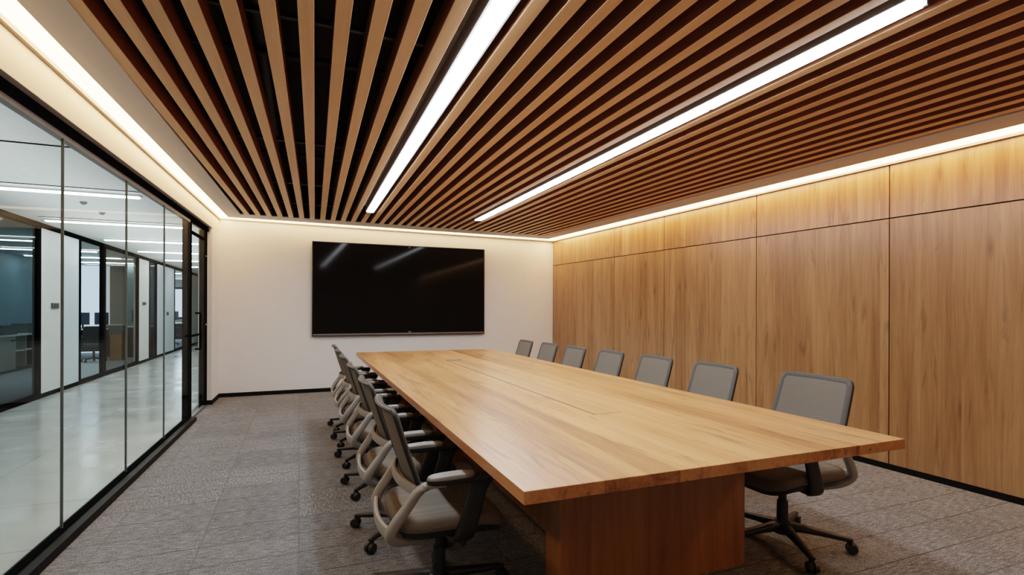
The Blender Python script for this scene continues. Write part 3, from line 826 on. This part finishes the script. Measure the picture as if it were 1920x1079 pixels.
def monitor(x, y, rz, label, z=.7455, w=.52):
    m = empty('computer_monitor', (x, y, z), rz, label, 'monitor')
    obj('screen', B(-w / 2, w / 2, -.02, .02, .10, .42), 'monitor', m, bevel=.004)
    bm = bmesh.new(); box(bm, -.02, .02, .021, .035, .012, .25)
    obj('stem', bm, 'frame', m)
    obj('foot', B(-.1, .1, -.07, .09, 0.0005, .011), 'frame', m, bevel=.003)

desk(-5.27, 16.75, 0, 'white office desk with two monitors before the bright partition', 1.3, .8)
monitor(-5.25, 16.85, 0, 'dark computer monitor on the white office desk, left of the pair', w=.30)
monitor(-4.84, 16.85, 0, 'dark computer monitor on the white office desk, right of the pair', w=.30)
def far_chair(x, y, rz, label):
    r = empty('task_chair', (x, y, 0), rz, label, 'chair'); r.scale = (.86, .86, .92)
    bm = bmesh.new(); slab(bm, superellipse(-.24, .24, -.24, .24, 4, 28), [(.40, .9), (.42, 1), (.47, 1), (.49, .94)]); obj('seat', bm, 'cedge', r, smooth=True)
    bm = bmesh.new()
    sweep(bm, smooth_path([(0, -.20, .50, .40, .05), (0, -.25, .65, .46, .05), (0, -.28, .82, .46, .045), (0, -.30, .93, .38, .04)], 4), up=(0, 1, 0), k=5, n=16)
    obj('backrest', bm, 'cedge', r, smooth=True)
    for s in (-1, 1):
        bm = bmesh.new(); sweep(bm, [(.27 * s, -.05, .44, .03, .05), (.28 * s, -.03, .55, .03, .05), (.28 * s, .0, .64, .05, .06)], up=(0, 1, 0)); box(bm, .28 * s - .04, .28 * s + .04, -.14, .14, .64, .67)
        obj('armrest', bm, 'cedge', r)
    bm = bmesh.new(); cyl(bm, (0, 0, .08), (0, 0, .40), .03); obj('gas_column', bm, 'cedge', r)
    for k in range(5):
        a = math.radians(90 + 72 * k); bm = bmesh.new()
        sweep(bm, [(0, 0, .10, .05, .04), (.28 * math.cos(a), .28 * math.sin(a), .075, .035, .025)]); cyl(bm, (.28 * math.cos(a), .28 * math.sin(a), 0), (.28 * math.cos(a), .28 * math.sin(a), .06), .028)
        obj('leg', bm, 'cedge', r)
far_chair(-4.56, 15.35, .25, 'black office chair at the white desk in the bright office')
# cabinet and boxes behind the smoky pane
cb_ = empty('storage_cabinet', (-4.62, 17.55, 0), 0, 'pale storage cabinet standing behind the smoky glass pane', 'cabinet')
obj('carcass', B(-.32, .10, -.25, .25, .0, .80), 'cab', cb_)
obj('door', B(-.31, .09, -.266, -.2505, .05, .78), 'cab', cb_)
obj('cabinet_top', B(-.33, .11, -.27, .26, .8005, .825), 'desk', cb_)
b_ = empty('storage_box', (-4.18, 15.7, 0), 0, 'tan upright carton standing behind the smoky glass pane', 'box')
obj('body', B(-.12, .12, -.15, .15, 0, .60), 'box_tan', b_, bevel=.004); obj('lid', B(-.125, .125, -.155, .155, .6005, .63), 'box_tan', b_, bevel=.004)
b_ = empty('storage_box', (-4.18, 15.7, .6305), 0, 'dark grey box stacked on the tan carton behind the smoky glass', 'box')
obj('body', B(-.15, .15, -.15, .15, 0, .20), 'box_grey', b_, bevel=.004); obj('lid', B(-.155, .155, -.155, .155, .2005, .22), 'box_grey', b_, bevel=.004)
# dark cabinet behind the fourth opening
cb_ = empty('dark_cabinet', (-3.95, 16.55, 0), 0, 'dark cabinet with pale top between the second pier and the pale door', 'cabinet')
obj('carcass', B(-.32, .32, -.2, .2, 0, .78), 'cabdark', cb_); obj('cabinet_top', B(-.33, .33, -.21, .21, .7805, .81), 'desk', cb_)
obj('door', B(-.30, .30, -.215, -.2005, .05, .76), 'cabdark', cb_)
monitor(-3.95, 16.55, 0, 'small dark monitor on the dark cabinet by the pale door', .8105, .3)
# farthest office
desk(-4.5, 22.4, 0, 'white office desk in the farthest office under the window', 1.8, .8)
far_chair(-4.15, 21.2, -.3, 'black office chair in the farthest office')
monitor(-4.4, 22.5, 0, 'dark computer monitor on the desk in the farthest office')

# ------------------------------------------------------------------ area lights and world
def area(name, loc, rot, sx, sy, power, col):
    l = bpy.data.lights.new(name, 'AREA'); l.shape = 'RECTANGLE'; l.size = sx; l.size_y = sy; l.energy = power; l.color = col
    o = bpy.data.objects.new(name, l); C.objects.link(o); o.location = loc; o.rotation_euler = rot
    return o
world = bpy.data.worlds.new('world'); bpy.context.scene.world = world; world.use_nodes = True
bg = world.node_tree.nodes.get('Background'); bg.inputs[0].default_value = (0.5, 0.6, 0.7, 1); bg.inputs[1].default_value = 0.05
area('office_daylight', (-8.0, 14, 1.6), (0, -PI / 2, 0), 1.6, 12, 120, (.75, .88, 1.0))
area('corridor_fill', (-2.35, 8.0, 1.95), (PI, 0, 0), 1.2, 16, 85, (.93, .98, 1.0))  # added upward fill that brightens the corridor ceiling, no fixture there
area('far_office_daylight', (-5, 25.8, 1.6), (-PI / 2, 0, 0), 2.0, 1.5, 40, (.75, .88, 1.0))

# ------------------------------------------------------------------ camera
cam = bpy.data.cameras.new('camera'); co = bpy.data.objects.new('camera', cam); C.objects.link(co)
cam.sensor_fit = 'HORIZONTAL'; cam.sensor_width = 36.0; cam.lens = 978.714 / 1920 * 36
cam.shift_y = (579.2455 - 539.5) / 1920
cam.clip_start = 0.05; cam.clip_end = 100
yaw, roll = math.radians(22.146), math.radians(0.1772)
co.matrix_world = Matrix.Translation((0, 0, 1.3)) @ Matrix.Rotation(-yaw, 4, 'Z') @ Matrix.Rotation(PI / 2, 4, 'X') @ Matrix.Rotation(roll, 4, 'Z')
S = bpy.context.scene
S.camera = co
S.view_settings.view_transform = 'Filmic'
try: S.view_settings.look = 'Medium High Contrast'
except Exception: pass
S.view_settings.exposure = 0.05
cy = S.cycles
cy.max_bounces = 8; cy.diffuse_bounces = 5; cy.glossy_bounces = 4; cy.transparent_max_bounces = 16
cy.sample_clamp_indirect = 8.0; cy.caustics_reflective = False; cy.caustics_refractive = False
cy.use_denoising = True
